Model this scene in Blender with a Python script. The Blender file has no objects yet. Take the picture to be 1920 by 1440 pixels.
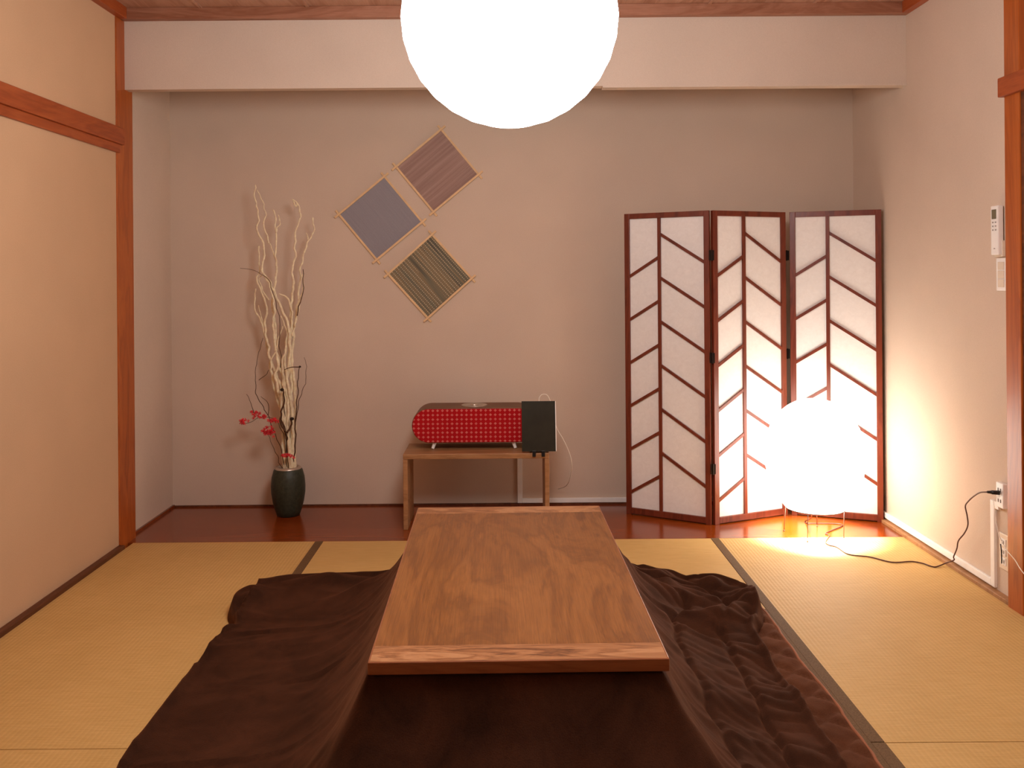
import bpy, bmesh, math, random
from mathutils import Vector, Matrix, noise

C = bpy.context.scene.collection
PI = math.pi

# ------------------------------------------------------------------ camera, world, exposure
FPX = 1680.0          # focal length in pixels of a 1920 wide frame
CX, CY = 947.0, 517.0 # where the lens axis meets the frame (a shifted lens keeps uprights upright)
CAMZ = 1.2
ROLL = 0.0078
cam_data = bpy.data.cameras.new('camera')
cam = bpy.data.objects.new('camera', cam_data); C.objects.link(cam)
cam_data.sensor_width = 36.0
cam_data.lens = 36.0 * FPX / 1920.0
cam_data.shift_x = (960 - CX) / 1920.0
cam_data.shift_y = -(720 - CY) / 1920.0
cam_data.clip_start = 0.02
cam.matrix_world = Matrix.Translation((0, 0, CAMZ)) @ Matrix.Rotation(PI/2, 4, 'X') @ Matrix.Rotation(-ROLL, 4, 'Z')
bpy.context.scene.camera = cam

world = bpy.data.worlds.new('night'); bpy.context.scene.world = world
world.use_nodes = True
world.node_tree.nodes['Background'].inputs[0].default_value = (0.02, 0.015, 0.012, 1)
world.node_tree.nodes['Background'].inputs[1].default_value = 0.2
vs = bpy.context.scene.view_settings
vs.view_transform = 'Standard'; vs.look = 'None'; vs.gamma = 1.0; vs.use_curve_mapping = False
vs.exposure = 0.15

PENDANT_GLOW = 23.0
PENDANT_COL = (1.0, 0.97, 0.95)
SHADE_GLOW = 6.8
SHADE_COL = (1.0, 0.9, 0.77)
BULB_GLOW = 2600.0

# ------------------------------------------------------------------ measuring helpers
def unroll(px, py):
    dx, dy = px - CX, py - CY
    return dx - ROLL*dy, dy + ROLL*dx
def at_y(px, py, Y):
    a, b = unroll(px, py); return Vector((a*Y/FPX, Y, CAMZ - b*Y/FPX))
def at_z(px, py, Z):
    a, b = unroll(px, py); Y = (CAMZ - Z)*FPX/b; return Vector((a*Y/FPX, Y, Z))
def at_x(px, py, X):
    a, b = unroll(px, py); Y = X*FPX/a; return Vector((X, Y, CAMZ - b*Y/FPX))

# ------------------------------------------------------------------ materials
def lin(c):
    c /= 255.0
    return c/12.92 if c <= 0.04045 else ((c+0.055)/1.055)**2.4
def rgb(r, g, b): return (lin(r), lin(g), lin(b), 1)

def base_mat(name, rough=0.6, spec=0.5):
    m = bpy.data.materials.new(name); m.use_nodes = True
    nt = m.node_tree; b = nt.nodes['Principled BSDF']
    b.inputs['Roughness'].default_value = rough
    b.inputs['Specular IOR Level'].default_value = spec
    return m, nt, b
def coords(nt, scale=(1,1,1), rot=(0,0,0), kind='Object'):
    tc = nt.nodes.new('ShaderNodeTexCoord'); mp = nt.nodes.new('ShaderNodeMapping')
    mp.inputs['Scale'].default_value = scale; mp.inputs['Rotation'].default_value = rot
    nt.links.new(tc.outputs[kind], mp.inputs['Vector']); return mp.outputs['Vector']
def noise_n(nt, vec, scale, detail=4, rough=0.55, dist=0.0):
    n = nt.nodes.new('ShaderNodeTexNoise'); n.inputs['Scale'].default_value = scale
    n.inputs['Detail'].default_value = detail; n.inputs['Roughness'].default_value = rough
    n.inputs['Distortion'].default_value = dist
    nt.links.new(vec, n.inputs['Vector']); return n.outputs['Fac']
def ramp(nt, fac, stops):
    r = nt.nodes.new('ShaderNodeValToRGB')
    while len(r.color_ramp.elements) < len(stops): r.color_ramp.elements.new(0.5)
    for e, (p, c) in zip(r.color_ramp.elements, stops): e.position = p; e.color = c
    nt.links.new(fac, r.inputs['Fac']); return r.outputs['Color']
def mixc(nt, fac, a, b, mode='MIX'):
    m = nt.nodes.new('ShaderNodeMix'); m.data_type = 'RGBA'; m.blend_type = mode
    for sock, v in ((m.inputs[0], fac), (m.inputs[6], a), (m.inputs[7], b)):
        if isinstance(v, bpy.types.NodeSocket): nt.links.new(v, sock)
        else: sock.default_value = v
    return m.outputs[2]
def bump(nt, b, h, strength=0.3, dist=0.01):
    n = nt.nodes.new('ShaderNodeBump'); n.inputs['Strength'].default_value = strength
    n.inputs['Distance'].default_value = dist
    nt.links.new(h, n.inputs['Height']); nt.links.new(n.outputs['Normal'], b.inputs['Normal'])
def math_n(nt, op, a, b=None):
    m = nt.nodes.new('ShaderNodeMath'); m.operation = op
    for s, v in ((m.inputs[0], a), (m.inputs[1], b)):
        if v is None: continue
        if isinstance(v, bpy.types.NodeSocket): nt.links.new(v, s)
        else: s.default_value = v
    return m.outputs[0]

def plain(name, col, rough=0.5, spec=0.5, metal=0.0, var=0.08, nscale=30):
    m, nt, b = base_mat(name, rough, spec)
    b.inputs['Metallic'].default_value = metal
    v = coords(nt); f = noise_n(nt, v, nscale)
    dark = tuple(c*(1-var) for c in col[:3]) + (1,); lite = tuple(min(1, c*(1+var)) for c in col[:3]) + (1,)
    nt.links.new(ramp(nt, f, [(0.3, dark), (0.7, lite)]), b.inputs['Base Color'])
    return m
def plaster(name, col):
    m, nt, b = base_mat(name, 0.92, 0.15)
    v = coords(nt)
    big = noise_n(nt, v, 2.2, 3); fine = noise_n(nt, v, 260, 3, 0.7)
    c1 = ramp(nt, big, [(0.35, tuple(x*0.965 for x in col[:3])+(1,)), (0.65, tuple(min(1, x*1.02) for x in col[:3])+(1,))])
    c2 = ramp(nt, fine, [(0.3, (0.9, 0.88, 0.86, 1)), (0.62, (1, 1, 1, 1))])
    nt.links.new(mixc(nt, 0.7, c1, c2, 'MULTIPLY'), b.inputs['Base Color'])
    bump(nt, b, fine, 0.25, 0.002)
    return m
def wood(name, c_dark, c_mid, c_light, axis='Y', rough=0.4, spec=0.5, freq=9, coat=0.0, dist=4.0, stretch=14, fine=0.35):
    """grain runs along axis"""
    m, nt, b = base_mat(name, rough, spec)
    s = {'X': (1/stretch*2, 1, 1), 'Y': (1, 1/stretch*2, 1), 'Z': (1, 1, 1/stretch*2)}[axis]
    v = coords(nt, s)
    n1 = noise_n(nt, v, freq, 6, 0.6, dist*0.25)
    s2 = {'X': (0.02, 1, 1), 'Y': (1, 0.02, 1), 'Z': (1, 1, 0.02)}[axis]
    v2 = coords(nt, s2)
    n2 = noise_n(nt, v2, 300, 3, 0.7)
    rings = math_n(nt, 'FRACT', math_n(nt, 'MULTIPLY', n1, 7.0))
    tri = math_n(nt, 'ABSOLUTE', math_n(nt, 'SUBTRACT', rings, 0.5))
    f = math_n(nt, 'ADD', math_n(nt, 'MULTIPLY', tri, 0.55), math_n(nt, 'MULTIPLY', n1, 0.75))
    col = ramp(nt, f, [(0.25, c_dark), (0.5, c_mid), (0.85, c_light)])
    fc = ramp(nt, n2, [(0.35, (0.6, 0.55, 0.5, 1)), (0.6, (1, 1, 1, 1))])
    nt.links.new(mixc(nt, fine, col, fc, 'MULTIPLY'), b.inputs['Base Color'])
    bump(nt, b, n2, 0.08, 0.001)
    b.inputs['Coat Weight'].default_value = coat; b.inputs['Coat Roughness'].default_value = 0.18
    return m
def emit(name, col, strength):
    m = bpy.data.materials.new(name); m.use_nodes = True; nt = m.node_tree
    nt.nodes.remove(nt.nodes['Principled BSDF'])
    e = nt.nodes.new('ShaderNodeEmission'); e.inputs[0].default_value = (*col, 1); e.inputs[1].default_value = strength
    nt.links.new(e.outputs[0], nt.nodes['Material Output'].inputs[0]); return m

M = {}
M['wall'] = plaster('beige_plaster', rgb(220, 199, 181))
M['wall_warm_light'] = plaster('beige_plaster_warm_light', rgb(214, 176, 140))  # same plaster; the warmer light on the left wall is put into its colour
M['wall_glare'] = plaster('beige_plaster_lamp_glare', rgb(226, 208, 192))  # paler copy of the wall plaster, with the pendant's glare painted into it
M['post'] = wood('post_wood', rgb(154, 72, 22), rgb(180, 90, 30), rgb(198, 106, 42), 'Z', 0.35, 0.5, 7)
M['beam'] = wood('beam_wood', rgb(140, 60, 22), rgb(166, 77, 31), rgb(182, 92, 43), 'Y', 0.4, 0.5, 7)
M['beamx'] = wood('beam_wood_across', rgb(150, 96, 70), rgb(172, 118, 92), rgb(188, 136, 110), 'X', 0.5, 0.4, 7)
M['ceil'] = wood('ceiling_boards', rgb(168, 122, 98), rgb(190, 146, 122), rgb(206, 164, 140), 'Y', 0.6, 0.3, 5)
M['board'] = wood('alcove_board', rgb(116, 46, 6), rgb(134, 56, 9), rgb(150, 68, 16), 'X', 0.2, 0.5, 5, coat=0.12, fine=0.2)
M['edge'] = wood('dark_edge_wood', rgb(78, 40, 20), rgb(104, 56, 30), rgb(130, 76, 44), 'Y', 0.5, 0.4, 8)
M['ktop'] = wood('kotatsu_top', rgb(108, 60, 22), rgb(140, 84, 34), rgb(162, 102, 48), 'Y', 0.34, 0.5, 6, coat=0.2, dist=3, stretch=8, fine=0.7)
M['kend'] = wood('kotatsu_end', rgb(104, 58, 28), rgb(168, 110, 66), rgb(214, 158, 110), 'X', 0.36, 0.5, 12, coat=0.12, dist=6, stretch=10, fine=0.4)
M['kedge'] = wood('kotatsu_edge', rgb(130, 70, 38), rgb(158, 92, 54), rgb(176, 108, 66), 'X', 0.3, 0.5, 8, coat=0.4)
M['bench'] = wood('bench_wood', rgb(146, 100, 62), rgb(172, 124, 82), rgb(190, 142, 100), 'X', 0.5, 0.4, 8)
M['screen'] = wood('screen_wood', rgb(92, 34, 18), rgb(116, 48, 28), rgb(136, 62, 38), 'Z', 0.35, 0.5, 9)
M['bamboo'] = plain('pale_stick', rgb(232, 196, 150), 0.6, 0.3)
M['white'] = plain('white_plastic', rgb(250, 246, 242), 0.45, 0.5, var=0.03)
M['cream'] = plain('cream_plastic', rgb(232, 216, 196), 0.45, 0.5, var=0.03)
M['black'] = plain('black_plastic', rgb(26, 22, 22), 0.4, 0.5)
M['lcd'] = plain('lcd_window', rgb(112, 104, 80), 0.25, 0.5)
M['slot'] = plain('slot_dark', rgb(90, 74, 62), 0.6, 0.3)
M['grey'] = plain('grey_print', rgb(165, 155, 150), 0.6, 0.3)
M['iron'] = plain('hinge_metal', rgb(40, 30, 26), 0.4, 0.5, metal=0.7)
M['wire'] = plain('leg_wire', rgb(84, 52, 38), 0.5, 0.4)
M['cord'] = plain('brown_cord', rgb(84, 42, 30), 0.5, 0.4)
M['wcord'] = plain('white_cord', rgb(238, 228, 214), 0.45, 0.4, var=0.03)
M['silver'] = plain('brushed_silver', rgb(190, 175, 160), 0.35, 0.5, metal=0.6)
M['walnut'] = wood('speaker_top_wood', rgb(96, 58, 34), rgb(118, 76, 48), rgb(134, 90, 58), 'X', 0.5, 0.4, 9)
M['paper'] = None
M['branch'] = plain('bleached_branch', rgb(252, 226, 192), 0.75, 0.2, var=0.2, nscale=60)
M['twig'] = plain('dark_twig', rgb(92, 64, 46), 0.8, 0.2, var=0.25, nscale=60)
M['bud'] = plain('seed_pod', rgb(52, 38, 30), 0.8, 0.2)
M['red'] = plain('red_blossom', rgb(226, 52, 62), 0.6, 0.3, var=0.25, nscale=90)
M['underfloor'] = plain('underfloor', rgb(90, 70, 50), 0.9, 0.1)

# screen paper: fibrous, slightly translucent
m, nt, b = base_mat('screen_paper', 0.85, 0.2)
v = coords(nt); f = noise_n(nt, v, 45, 5, 0.7, 1.0)
nt.links.new(ramp(nt, f, [(0.3, rgb(240, 236, 234)), (0.7, rgb(249, 246, 244))]), b.inputs['Base Color'])
M['paper'] = m

# tatami: ridges run along local Y
def tatami(name, rot=0.0, tint=1.0):
    m, nt, b = base_mat(name, 0.62, 0.3)
    v = coords(nt, (1, 1, 1), (0, 0, rot))
    sep = nt.nodes.new('ShaderNodeSeparateXYZ'); nt.links.new(v, sep.inputs[0])
    # broad ridges between the warp threads, 14 mm apart
    sx = math_n(nt, 'SINE', math_n(nt, 'MULTIPLY', sep.outputs[0], 2*PI/0.0145))
    # fine rushes crossing them
    sy = math_n(nt, 'SINE', math_n(nt, 'MULTIPLY', sep.outputs[1], 2*PI/0.004))
    fib = noise_n(nt, coords(nt, (1, 30, 1), (0, 0, rot)), 14, 4, 0.6)
    big = noise_n(nt, v, 3.0, 3)
    c1 = ramp(nt, fib, [(0.3, rgb(206*tint, 163*tint, 95*tint)), (0.7, rgb(224*tint, 184*tint, 119*tint))])
    c2 = ramp(nt, big, [(0.35, (0.94, 0.93, 0.9, 1)), (0.65, (1, 1, 1, 1))])
    c3 = mixc(nt, 1.0, c1, c2, 'MULTIPLY')
    line = ramp(nt, math_n(nt, 'ADD', math_n(nt, 'MULTIPLY', sx, 0.5), 0.5), [(0.0, (0.94, 0.92, 0.89, 1)), (0.3, (1, 1, 1, 1))])
    nt.links.new(mixc(nt, 0.8, c3, line, 'MULTIPLY'), b.inputs['Base Color'])
    h = math_n(nt, 'ADD', math_n(nt, 'MULTIPLY', sx, 1.0), math_n(nt, 'MULTIPLY', sy, 0.12))
    bump(nt, b, h, 0.3, 0.0010)
    return m
M['tatami'] = tatami('rush_tatami')
M['tatami_x'] = tatami('rush_tatami_across', PI/2)
m, nt, b = base_mat('tatami_cloth_border', 0.75, 0.3)
v = coords(nt); f = noise_n(nt, v, 220, 3, 0.7)
nt.links.new(ramp(nt, f, [(0.35, rgb(94, 68, 40)), (0.65, rgb(120, 90, 58))]), b.inputs['Base Color'])
bump(nt, b, f, 0.2, 0.001)
M['border'] = m

# plush brown quilt
def plush(name, c1, c2, sheen):
    m, nt, b = base_mat(name, 0.9, 0.1)
    v = coords(nt); f = noise_n(nt, v, 7, 5, 0.65, 0.6); g = noise_n(nt, v, 320, 2, 0.6)
    ca = ramp(nt, f, [(0.35, c1), (0.68, c2)])
    nt.links.new(mixc(nt, 0.5, ca, ramp(nt, g, [(0.3, (0.6, 0.6, 0.6, 1)), (0.6, (1, 1, 1, 1))]), 'MULTIPLY'), b.inputs['Base Color'])
    b.inputs['Sheen Weight'].default_value = sheen
    b.inputs['Sheen Roughness'].default_value = 0.45
    b.inputs['Sheen Tint'].default_value = rgb(190, 120, 80)
    bump(nt, b, g, 0.35, 0.003)
    return m
M['quilt'] = plush('brown_plush', rgb(50, 27, 15), rgb(74, 42, 26), 0.26)
M['pad'] = plush('brown_pad', rgb(80, 46, 29), rgb(100, 60, 38), 0.35)
M['piping'] = plain('russet_piping', rgb(160, 98, 66), 0.7, 0.3)

# speaker grille: red cloth with small pale cross stitches
m, nt, b = base_mat('red_stitched_cloth', 0.8, 0.2)
v = coords(nt)
sep = nt.nodes.new('ShaderNodeSeparateXYZ'); nt.links.new(v, sep.inputs[0])
def cell(sock, pitch):
    f = math_n(nt, 'FRACT', math_n(nt, 'ADD', math_n(nt, 'DIVIDE', sock, pitch), 50.0))
    return math_n(nt, 'ABSOLUTE', math_n(nt, 'SUBTRACT', f, 0.5))
cxn, czn = cell(sep.outputs[0], 0.0232), cell(sep.outputs[2], 0.0212)
r2 = math_n(nt, 'ADD', math_n(nt, 'POWER', cxn, 2.0), math_n(nt, 'POWER', czn, 2.0))
dot = math_n(nt, 'LESS_THAN', r2, 0.052)
thin = math_n(nt, 'LESS_THAN', math_n(nt, 'MINIMUM', cxn, czn), 0.05)
inner = math_n(nt, 'LESS_THAN', r2, 0.13)
plus = math_n(nt, 'MULTIPLY', thin, inner)
nz = noise_n(nt, v, 120, 2)
fac = math_n(nt, 'MULTIPLY', math_n(nt, 'MAXIMUM', math_n(nt, 'MULTIPLY', dot, 0.6), math_n(nt, 'MULTIPLY', plus, 0.35)), math_n(nt, 'ADD', nz, 0.35))
nt.links.new(mixc(nt, fac, rgb(176, 8, 20), rgb(236, 150, 140)), b.inputs['Base Color'])
M['grille'] = m

# woven cloths for the wall frames (stripes along local Y; noise only varies across)
def weave(name, cols, across=60, dash=0.0, rough=0.85, sc=(1, 0.02, 1)):
    m, nt, b = base_mat(name, rough, 0.15)
    v = coords(nt, sc); f = noise_n(nt, v, across, 3, 0.8)
    col = ramp(nt, f, cols)
    g = noise_n(nt, coords(nt), 420, 2, 0.6)
    col = mixc(nt, 0.5, col, ramp(nt, g, [(0.3, (0.75, 0.72, 0.7, 1)), (0.6, (1, 1, 1, 1))]), 'MULTIPLY')
    if dash:
        vv = coords(nt); s = nt.nodes.new('ShaderNodeSeparateXYZ'); nt.links.new(vv, s.inputs[0])
        dy = math_n(nt, 'GREATER_THAN', math_n(nt, 'SINE', math_n(nt, 'MULTIPLY', s.outputs[1], 2*PI/0.011)), -0.1)
        dx = math_n(nt, 'GREATER_THAN', math_n(nt, 'SINE', math_n(nt, 'MULTIPLY', s.outputs[0], 2*PI/0.017)), 0.72)
        n3 = noise_n(nt, coords(nt, (1, 0.02, 1)), 22, 2)
        k = math_n(nt, 'MULTIPLY', math_n(nt, 'MULTIPLY', dy, dx), math_n(nt, 'GREATER_THAN', n3, 0.42))
        col = mixc(nt, math_n(nt, 'MULTIPLY', k, dash), col, rgb(205, 190, 160))
    nt.links.new(col, b.inputs['Base Color'])
    bump(nt, b, f, 0.3, 0.002)
    return m
M['weave_brown'] = weave('brown_weave', [(0.3, rgb(156, 126, 118)), (0.5, rgb(170, 140, 131)), (0.7, rgb(184, 154, 144))], 70, sc=(0.02, 1, 1))
M['weave_grey'] = weave('slate_weave', [(0.3, rgb(150, 146, 154)), (0.7, rgb(160, 155, 162))], 300)
M['weave_stripe'] = weave('striped_weave', [(0.3, rgb(92, 86, 76)), (0.45, rgb(122, 118, 102)), (0.55, rgb(148, 128, 98)), (0.7, rgb(128, 128, 114))], 55, 0.9)

# vase glaze
m, nt, b = base_mat('dark_green_glaze', 0.5, 0.5)
v = coords(nt); f = noise_n(nt, v, 70, 5, 0.7)
nt.links.new(ramp(nt, f, [(0.3, rgb(34, 40, 28)), (0.7, rgb(60, 64, 48))]), b.inputs['Base Color'])
bump(nt, b, f, 0.4, 0.003)
M['vase'] = m
m, nt, b = base_mat('tablet_glass', 0.22, 0.5)
v = coords(nt); f = noise_n(nt, v, 10)
nt.links.new(ramp(nt, f, [(0.3, rgb(36, 35, 27)), (0.7, rgb(46, 45, 35))]), b.inputs['Base Color'])
M['glass'] = m
M['pendant'] = emit('lit_paper_globe', PENDANT_COL, PENDANT_GLOW)
M['lampshade'] = emit('lit_paper_shade', SHADE_COL, SHADE_GLOW)
M['bulb'] = emit('lit_bulb', SHADE_COL, BULB_GLOW)

# ------------------------------------------------------------------ mesh helpers
def link(name, bm, mat, parent=None, smooth=False, bevel=0.0, seg=2, loc=None, rot=None):
    bmesh.ops.recalc_face_normals(bm, faces=bm.faces[:])
    me = bpy.data.meshes.new(name); bm.to_mesh(me); bm.free()
    for m_ in (mat if isinstance(mat, (list, tuple)) else [mat]): me.materials.append(m_)
    if smooth:
        for p in me.polygons: p.use_smooth = True
    o = bpy.data.objects.new(name, me); C.objects.link(o)
    if loc is not None: o.location = loc
    if rot is not None: o.rotation_euler = rot
    if parent is not None: o.parent = parent
    if bevel:
        bv = o.modifiers.new('bevel', 'BEVEL'); bv.width = bevel; bv.segments = seg; bv.limit_method = 'ANGLE'
        bv.harden_normals = False
    return o
def box(bm, x0, x1, y0, y1, z0, z1, mi=0):
    vs_ = [bm.verts.new((x, y, z)) for x in (x0, x1) for y in (y0, y1) for z in (z0, z1)]
    for q in ((0,1,3,2), (4,6,7,5), (0,4,5,1), (2,3,7,6), (0,2,6,4), (1,5,7,3)):
        f = bm.faces.new([vs_[i] for i in q]); f.material_index = mi
def prism(bm, pts, axis, a0, a1):
    """pts 2D polygon; extruded along axis"""
    def P(u, v, a):
        return {'X': (a, u, v), 'Y': (u, a, v), 'Z': (u, v, a)}[axis]
    A = [bm.verts.new(P(u, v, a0)) for u, v in pts]; B = [bm.verts.new(P(u, v, a1)) for u, v in pts]
    bm.faces.new(A); bm.faces.new(B[::-1]); n = len(pts)
    for i in range(n): bm.faces.new([A[i], A[(i+1) % n], B[(i+1) % n], B[i]])
def lathe(bm, prof, seg=48, cap_bot=False, cap_top=False, c=(0,0,0)):
    rings = []
    for r, z in prof:
        rings.append([bm.verts.new((c[0]+r*math.cos(2*PI*i/seg), c[1]+r*math.sin(2*PI*i/seg), c[2]+z)) for i in range(seg)])
    for a, b_ in zip(rings, rings[1:]):
        for i in range(seg): bm.faces.new([a[i], a[(i+1) % seg], b_[(i+1) % seg], b_[i]])
    if cap_bot: bm.faces.new(rings[0][::-1])
    if cap_top: bm.faces.new(rings[-1])
def smooth_path(pts, n=6):
    """catmull-rom"""
    P = [Vector(p) for p in pts]
    if len(P) < 3: return P
    E = [P[0]*2-P[1]] + P + [P[-1]*2-P[-2]]; out = []
    for i in range(1, len(E)-2):
        p0, p1, p2, p3 = E[i-1], E[i], E[i+1], E[i+2]
        for k in range(n):
            t = k/n
            out.append(0.5*((2*p1) + (p2-p0)*t + (2*p0-5*p1+4*p2-p3)*t*t + (3*p1-p0-3*p2+p3)*t**3))
    out.append(P[-1]); return out
def tube(bm, pts, r, seg=8, r1=None):
    if r1 is None: r1 = r
    n = len(pts); rings = []; up = Vector((0.13, 0.9, 0.3)).normalized()
    for i, p in enumerate(pts):
        t = (pts[min(i+1, n-1)] - pts[max(i-1, 0)])
        if t.length < 1e-9: t = Vector((0, 0, 1))
        t.normalize(); a = t.cross(up)
        if a.length < 1e-3: a = t.cross(Vector((1, 0, 0)))
        a.normalize(); b_ = t.cross(a); up = -(b_.cross(t).cross(t)) if False else up
        rr = r + (r1-r)*i/(n-1)
        rings.append([bm.verts.new(p + (a*math.cos(2*PI*k/seg) + b_*math.sin(2*PI*k/seg))*rr) for k in range(seg)])
    for A, B in zip(rings, rings[1:]):
        for k in range(seg): bm.faces.new([A[k], A[(k+1) % seg], B[(k+1) % seg], B[k]])
    bm.faces.new(rings[0][::-1]); bm.faces.new(rings[-1])
def stadium(w, h, seg=14):
    r = h/2; pts = []
    for i in range(seg+1):
        a = -PI/2 + PI*i/seg; pts.append((w/2-r + r*math.cos(a), r*math.sin(a)))
    for i in range(seg+1):
        a = PI/2 + PI*i/seg; pts.append((-w/2+r + r*math.cos(a), r*math.sin(a)))
    return pts
def thing(name, label, cat, loc=(0,0,0), rotz=0.0, group=None):
    o = bpy.data.objects.new(name, None); C.objects.link(o); o.empty_display_size = 0.1
    o.location = loc; o.rotation_euler = (0, 0, rotz); o['label'] = label; o['category'] = cat
    if group: o['group'] = group
    return o
def tag(o, label, cat, group=None):
    o['label'] = label; o['category'] = cat
    if group: o['group'] = group
    return o
def struct(name, bm, mat, label=None, **kw):
    o = link(name, bm, mat, **kw); o['kind'] = 'structure'
    if label: o['label'] = label
    o['category'] = {'wall': 'wall', 'floor': 'floor', 'ceiling': 'ceiling', 'trim': 'wood trim', 'door': 'door', 'baseboard': 'baseboard'}[name.split('_')[0]]
    return o
def sbox(name, mat, dims, label=None, bevel=0.0):
    bm = bmesh.new(); box(bm, *dims); return struct(name, bm, mat, label, bevel=bevel)

# ------------------------------------------------------------------ the room
XL, XR = -1.727, 1.83
YB, YF = 4.70, 4.07        # alcove back wall, alcove front line
YN = -0.9                  # wall behind the camera
ZC = 2.42
sbox('floor', M['underfloor'], (-1.95, 2.0, YN, 4.85, -0.12, -0.055), 'subfloor beneath the tatami mats')
sbox('floor_alcove', M['board'], (-1.765, XR, YF, YB+0.02, -0.055, 0.0), 'glossy reddish wooden board floor of the alcove', bevel=0.002)
sbox('wall_back', M['wall'], (-1.95, 2.0, YB, YB+0.1, -0.06, 2.6), 'beige plaster back wall of the alcove')
sbox('wall_left', M['wall_warm_light'], (XL-0.14, XL, YN-0.1, 4.0, -0.06, 2.6), 'beige plaster wall left of the alcove')
sbox('wall_alcove_left', M['wall'], (XL-0.17, -1.752, 4.0, YB, -0.06, 2.6), 'short beige side wall inside the alcove on the left')
bm = bmesh.new(); box(bm, XR, XR+0.12, 3.15, YB, -0.06, 2.6)
struct('wall_right', bm, M['wall'], 'beige plaster wall on the right')
sbox('wall_right_near', M['wall'], (XR, XR+0.12, YN-0.1, 3.15, 1.86, 2.6), 'beige wall above the sliding door on the right')
sbox('wall_rear', M['wall'], (-1.95, 2.0, YN-0.1, YN, -0.06, 2.6), 'wall behind the camera')
bm = bmesh.new(); box(bm, -1.752, XR, YF, YF+0.05, 2.058, ZC)
struct('wall_header', bm, M['wall_glare'], 'plaster drop wall hanging above the alcove, lamp glare painted in')
sbox('trim_header_bead', M['wall_glare'], (0.45, XR, YF-0.006, YF+0.05, 2.05, 2.060), 'thin bead along the lower edge of the drop wall')
# ceiling
sbox('ceiling_alcove', M['wall'], (-1.9, XR, YF+0.05, YB, 2.36, 2.45), 'ceiling of the alcove')
sbox('ceiling', M['ceil'], (-1.9, 2.0, YN-0.1, YF, ZC, ZC+0.08), 'brown board ceiling')
for i, x in enumerate((-1.36, -0.88, 0.02, 0.93, 1.4)):
    sbox('trim_ceiling_batten', M['ceil'], (x-0.007, x+0.007, YN, YF-0.04, ZC-0.006, ZC+0.001), 'thin batten across the ceiling boards')
sbox('trim_ceiling_front', M['beamx'], (XL, XR, YF-0.04, YF, 2.368, ZC), 'brown cornice over the drop wall', bevel=0.002)
sbox('trim_ceiling_left', M['beam'], (XL, XL+0.035, YN, YF-0.04, 2.368, ZC), 'brown cornice along the left wall', bevel=0.002)
sbox('trim_ceiling_right', M['beam'], (XR-0.035, XR, YN, YF-0.04, 2.368, ZC), 'brown cornice along the right wall', bevel=0.002)
# left post and beam
sbox('trim_post_left', M['post'], (XL-0.08, XL+0.006, 3.985, 4.155, -0.055, 2.368), 'orange brown corner post left of the alcove', bevel=0.003)
sbox('trim_beam_left', M['beam'], (XL, XL+0.022, YN, 4.03, 1.80, 1.875), 'brown horizontal beam along the left wall', bevel=0.003)
sbox('trim_rail_left', M['beam'], (XL, XL+0.012, YN, 4.005, 1.762, 1.80), 'lower brown rail under the left beam', bevel=0.002)
sbox('baseboard_left', M['edge'], (XL, XL+0.028, YN, 3.985, -0.05, 0.016), 'dark wooden strip where mats meet the left wall', bevel=0.003)
sbox('baseboard_alcove_left', M['board'], (-1.765, -1.742, 4.155, YB, -0.01, 0.012), 'low strip at the foot of the alcove side wall')
sbox('baseboard_back', M['edge'], (-1.745, XR, YB-0.008, YB, 0.0, 0.009), 'dark strip at the foot of the back wall')
sbox('baseboard_right', M['bench'], (XR-0.03, XR, 3.2, YB, -0.05, 0.014), 'wooden strip along the foot of the right wall', bevel=0.002)
# right post, beam, sliding door
sbox('trim_post_right', M['post'], (1.795, 1.93, 3.12, 3.215, -0.055, 2.368), 'orange brown post on the right wall', bevel=0.003)
sbox('trim_beam_right', M['beam'], (1.775, 1.83, YN, 3.222, 1.826, 1.895), 'brown horizontal beam over the right door', bevel=0.003)
bm = bmesh.new()
for y0, y1 in ((3.07, 3.12), (1.42, 1.46)): box(bm, 1.80, 1.84, y0, y1, 0.0, 1.826)
for z0, z1 in ((0.0, 0.05), (1.79, 1.826)): box(bm, 1.80, 1.84, 1.46, 3.07, z0, z1)
dr = struct('door_1', bm, M['edge'], 'sliding door with dark wooden frame at the right edge', bevel=0.002)
bm = bmesh.new(); box(bm, 1.815, 1.83, 1.46, 3.07, 0.05, 1.79); link('door_panel', bm, M['paper'], dr)
bm = bmesh.new(); box(bm, XR, XR+0.12, YN-0.1, 1.42, -0.06, 1.86); struct('wall_right_rear', bm, M['wall'], 'right wall nearest the camera')
bm = bmesh.new(); box(bm, 1.86, 1.9, 1.4, 3.2, -0.06, 1.9); struct('wall_behind_door', bm, M['wall'], 'wall behind the sliding door')
sbox('trim_door_sill', M['edge'], (1.80, 1.93, YN, 3.12, -0.05, 0.004), 'wooden sill track under the sliding door')

# tatami mats
def mat(label, x0, x1, y0, y1, across=False, border=()):
    t = thing('tatami_mat', label, 'tatami mat', ((x0+x1)/2, (y0+y1)/2, -0.054), 0, 'tatami mats on the floor')
    cx, cy = (x0+x1)/2, (y0+y1)/2; g = 0.0004
    bm = bmesh.new(); box(bm, x0-cx+g, x1-cx-g, y0-cy+g, y1-cy-g, 0.0, 0.054)
    link('rush_surface', bm, M['tatami_x' if across else 'tatami'], t, bevel=0.0012)
    for s in border:
        bm = bmesh.new(); w = 0.036
        if s == 'R': box(bm, x1-cx-w, x1-cx-g*0.3, y0-cy+g, y1-cy-g, 0.03, 0.0555)
        if s == 'L': box(bm, x0-cx+g*0.3, x0-cx+w, y0-cy+g, y1-cy-g, 0.03, 0.0555)
        if s == 'N': box(bm, x0-cx+g, x1-cx-g, y0-cy+g*0.3, y0-cy+w, 0.03, 0.0555)
        link('cloth_border', bm, M['border'], t, bevel=0.001)
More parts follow.
